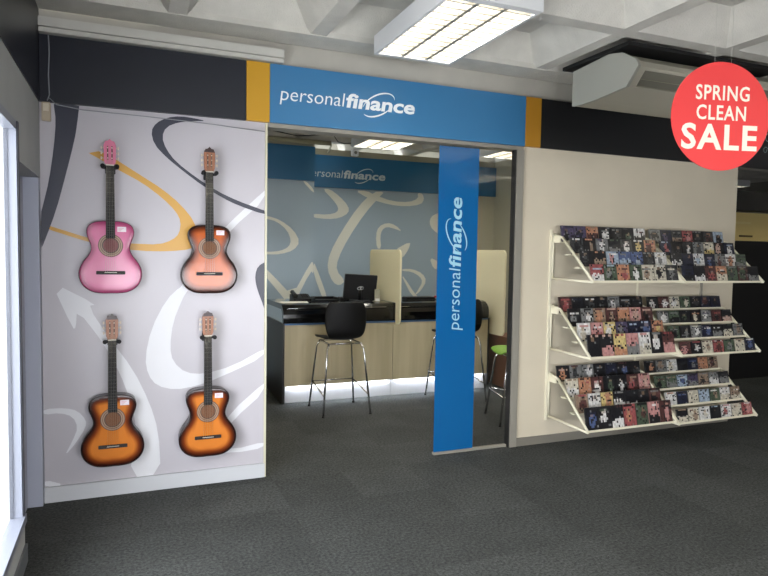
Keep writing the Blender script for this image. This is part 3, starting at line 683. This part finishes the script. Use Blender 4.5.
def divider(x, y0, y1, z0, z1, label, notch=False):
    bm = bmesh.new(); rr = .06
    P = []
    for cx, cz, a0 in ((y1-rr, z1-rr, 0), (y0+rr, z1-rr, 90), (y0+rr, z0+rr, 180), (y1-rr, z0+rr, 270)):
        for k in range(6): a = math.radians(a0+18*k); P.append((cx+rr*math.cos(a), cz+rr*math.sin(a)))
    if notch: P = [(y1, 1.058), (y1, z1-rr)] + P[1:12] + P[12:18] + [(2.015, z0), (2.015, 1.058)]
    prism_yz(bm, P, x-.009, x+.009)
    return tag(link('privacy_screen', bm, M_divider), label, 'privacy screen', 'counter privacy screens')
divider(3.27, 1.9, 2.83, .82, 1.65, 'cream privacy screen standing between the two counters', True)
divider(4.55, 1.80, 2.75, .66, 1.665, 'cream privacy screen at the right end of the right counter')

# things on the counters
mo = empty('computer_monitor', (2.95, 2.32, 1.0555), 'black computer monitor seen from behind on the left counter', 'monitor', rz=-.12)
boxes('base', M_blackp, [(-.11, .11, -.08, .1, 0.0005, .014)], mo, .004)
bm = bmesh.new(); tube(bm, [(0, .02, .014), (0, .0, .12), (0, .01, .16)], [.022, .018, .018], 10); link('stand', bm, M_blackp, mo)
bm = bmesh.new(); box(bm, -.19, .19, -.006, .03, -.015, .275)
bmesh.ops.rotate(bm, verts=bm.verts[:], cent=(0, 0, .05), matrix=Matrix.Rotation(.16, 3, 'X')@Matrix.Rotation(.05, 3, 'Y'))
bmesh.ops.translate(bm, verts=bm.verts[:], vec=(0, .02, .03)); bmesh.ops.bevel(bm, geom=bm.edges[:], offset=.005, segments=2, affect='EDGES')
sc_ = link('screen_case', bm, M_blackp, mo)
bm = bmesh.new(); swoosh(bm, -.0, .15, .035, .016, .2, 0, 5.5, .01, -.015); swoosh(bm, .02, .15, .02, .012, .2, 0, 6, .008, -.0155); solid_text(bm, .001); link('back_emblem', bm, mat('silver_emblem', (170, 172, 174), .4), sc_)
kb = empty('keyboard', (3.0, 2.62, 1.0555), 'black keyboard lying behind the monitor on the left counter', 'keyboard')
boxes('keyboard_case', M_blackp, [(-.21, .21, -.07, .07, 0.0005, .022)], kb, .004)
bm = bmesh.new()
for i in range(14):
    for j in range(4): box(bm, -.2+i*.0288, -.176+i*.0288, -.06+j*.03, -.036+j*.03, .0225, .029)
link('keys', bm, mat('dark_keys', (40, 40, 42), .5), kb)
ph = empty('desk_telephone', (2.3, 2.5, 1.0555), 'black desk telephone at the left end of the left counter', 'telephone')
bm = bmesh.new(); prism_yz(bm, [(-.1, 0.0005), (.1, 0.0005), (.1, .07), (.04, .075), (-.1, .03)], -.1, .1); link('base', bm, M_blackp, ph)
bm = bmesh.new(); tube(bm, [(-.07, -.08, .055), (-.07, -.05, .075), (-.07, .06, .1), (-.07, .09, .095)], [.026, .016, .016, .026], 10); link('handset', bm, M_blackp, ph)
bm = bmesh.new()
for i in range(4):
    for j in range(3): box(bm, .0+j*.025, .018+j*.025, -.07+i*.025, -.052+i*.025, .045+i*.008, .056+i*.008)
link('keypad', bm, mat('dark_keys', (40, 40, 42), .5), ph)
for k, (dx, rz, lb) in enumerate([(2.16, .1, 'white paper sheet at the left end of the left counter, lower sheet'), (2.18, -.2, 'white paper sheet at the left end of the left counter, upper sheet')]):
    o = boxes('paper_sheet', mat('white_paper', (226, 226, 222), .6), [(-.105, .105, -.148, .148, 0, .0012)]); o.location = (dx, 2.3, 1.0565+.0014*k); o.rotation_euler.z = rz+math.pi/2; tag(o, lb, 'paper')
o = boxes('document_tray', M_blackp, [(-.14, .14, -.1, .1, 0, .012), (-.14, -.136, -.1, .1, .012, .04), (.136, .14, -.1, .1, .012, .04), (-.136, .136, .096, .1, .012, .04)]); o.location = (2.58, 2.5, 1.0565); tag(o, 'low black document tray between telephone and monitor', 'tray')
bm = bmesh.new(); tube(bm, [(0, 0, 0), (0, 0, .012)], .035, 20); ch_ = empty('card_holder', (3.12, 2.2, 1.0565), 'clear card holder on the left counter, right of the monitor', 'card holder')
boxes('stand', mat('clear_acrylic_edge', (170, 168, 150), .2), [(-.03, .03, 0, .05, 0, .006), (-.03, .03, .02, .024, .007, .14)], ch_); bm.free()
boxes('business_cards', mat('white_paper', (226, 226, 222), .6), [(-.028, .028, .0, .018, .007, .035)], ch_)
kb2 = empty('keyboard', (3.75, 2.45, 1.0555), 'black keyboard on the right counter, beside the blue vinyl band', 'keyboard')
boxes('keyboard_case', M_blackp, [(-.19, .19, -.07, .07, 0.0005, .028)], kb2, .004)
boxes('keys', mat('dark_keys', (40, 40, 42), .5), [(-.18, .18, -.06, .06, .0285, .034)], kb2)
o = empty('red_stapler', (4.0, 2.4, 1.0565), 'small red stapler on the right counter near the blue band', 'stapler')
boxes('base', M_blackp, [(-.06, .06, -.015, .015, 0, .01)], o, .003); boxes('arm', mat('red_plastic', (190, 40, 40), .4), [(-.06, .055, -.012, .012, .022, .045)], o, .004); boxes('hinge', M_chrome, [(.03, .05, -.01, .01, .0105, .0215)], o)

# bar stools
def stool(cx, cy, rz, shellm, label, h=.74):
    r = empty('bar_stool', (cx, cy, 0), label, 'bar stool', 'bar stools at the counters', rz)
    # shell: seat faces +Y (the counter), back at -Y
    prof = [(.235, h-.03, .19), (.225, h-.005, .205), (.14, h+.005, .22), (.0, h-.005, .215), (-.1, h-.005, .17), (-.16, h+.01, .165), (-.195, h+.05, .19), (-.215, h+.13, .215), (-.225, h+.22, .22), (-.23, h+.3, .215), (-.232, h+.36, .195), (-.232, h+.385, .165)]
    bm = bmesh.new(); V = []; n = 10
    for y, z, w in prof:
        row = []
        for i in range(n+1):
            u = -1+2*i/n; back = max(0, (z-h-.02)/.36)
            row.append(bm.verts.new((u*w, y+u*u*(.05*min(1, back*2)), z+(u*u*.02 if back < .02 else 0))))
        V.append(row)
    for a, b in zip(V, V[1:]):
        for i in range(n):
            f = bm.faces.new((a[i], a[i+1], b[i+1], b[i])); f.smooth = True
    s = link('seat_shell', bm, shellm, r)
    md = s.modifiers.new('thick', 'SOLIDIFY'); md.thickness = .012; md.offset = 0
    md = s.modifiers.new('sub', 'SUBSURF'); md.levels = 1; md.render_levels = 1
    bm = bmesh.new()
    tube(bm, [(-.165, .16, h-.035), (.165, .16, h-.035), (.165, -.16, h-.035), (-.165, -.16, h-.035), (-.165, .16, h-.035)], .01, 8); link('seat_frame', bm, M_chrome, r)
    for sx in (-1, 1):
        for sy in (-1, 1):
            bm = bmesh.new(); tube(bm, [(sx*.165, sy*.16, h-.035), (sx*.19, sy*.185, h-.09), (sx*.245, sy*.255, .012)], .0105, 8); lg = link('leg', bm, M_chrome, r)
            bm = bmesh.new(); tube(bm, [(sx*.246, sy*.256, .0005), (sx*.245, sy*.255, .02)], .014, 8); link('foot_cap', bm, M_dark, lg)
    bm = bmesh.new(); q = .222
    tube(bm, [(-q, q+.006, .27), (q, q+.006, .27)], .007, 6); tube(bm, [(q, q, .27), (q+.005, -q, .2)], .007, 6); tube(bm, [(-q, q, .27), (-q-.005, -q, .2)], .007, 6)
    link('foot_rest', bm, M_chrome, r)
    return r
M_shell = mat('black_stool_shell', (9, 9, 10), .55, spec=.3)
stool(2.49, 1.64, 0.0, M_shell, 'black shell bar stool with chrome legs before the left counter')
stool(3.88, 1.72, .0, M_shell, 'black shell bar stool half hidden behind the blue vinyl band')
stool(4.03, .72, 1.3, mat('lime_stool_shell', (120, 168, 50), .4), 'lime green bar stool behind the glass near the door post', h=.68)
o = boxes('brochure_cabinet', mat('brown_side_panel', (120, 84, 62), .5), [(0, .5, 0, .5, 0.001, .62)], bevel=.004); o.location = (4.7, 1.9, 0); tag(o, 'brown low cabinet right of the counters, behind the green stool', 'cabinet')

# ------------------------------------------------------------------ dark shop corner beyond the partition, right edge
struct(boxes('wall_far', mat('charcoal_wall', (40, 39, 38), .8), [(5.99, 12, 5.85, 5.95, 0, CZ)]))
cb = tag(boxes('wall_shelving', mat('dark_shelving', (17, 17, 18), .6), [(6.3, 11.5, 1.5, 1.56, 0.001, 1.84), (6.3, 11.5, 1.56, 2.19, 1.8, 1.84), (6.3, 11.5, 1.56, 2.19, .001, .1), (6.3, 6.34, 1.56, 2.19, .1, 1.8)]), 'tall black panelled shelving on the far right beyond the white wall', 'shelving')
rr_ = empty('wood_display_box', (8.15, 1.35, 1.845), 'pale yellow wooden box with a dark slot, on the black shelving at far right', 'box')
boxes('case', mat('pale_yellow_wood', (214, 190, 124), .3, coat=.6), [(-.45, .6, .16, .62, 0, .37)], rr_, .006)
boxes('slot', mat('dark_slot', (84, 66, 34), .5), [(-.2, .05, .153, .158, .05, .075)], rr_)
boxes('nameplate', mat('pale_plate', (224, 206, 150), .2), [(-.38, .0, .15, .157, .22, .25)], rr_, .001)
tag(boxes('soffit_beam', mat('matt_black_beam', (16, 16, 17), .8), [(6.0, 11.8, 1.3, 1.5, 2.225, 2.47)]), 'black boxed beam high at the far right, above the yellow box', 'beam')
print('objects', len(bpy.data.objects))
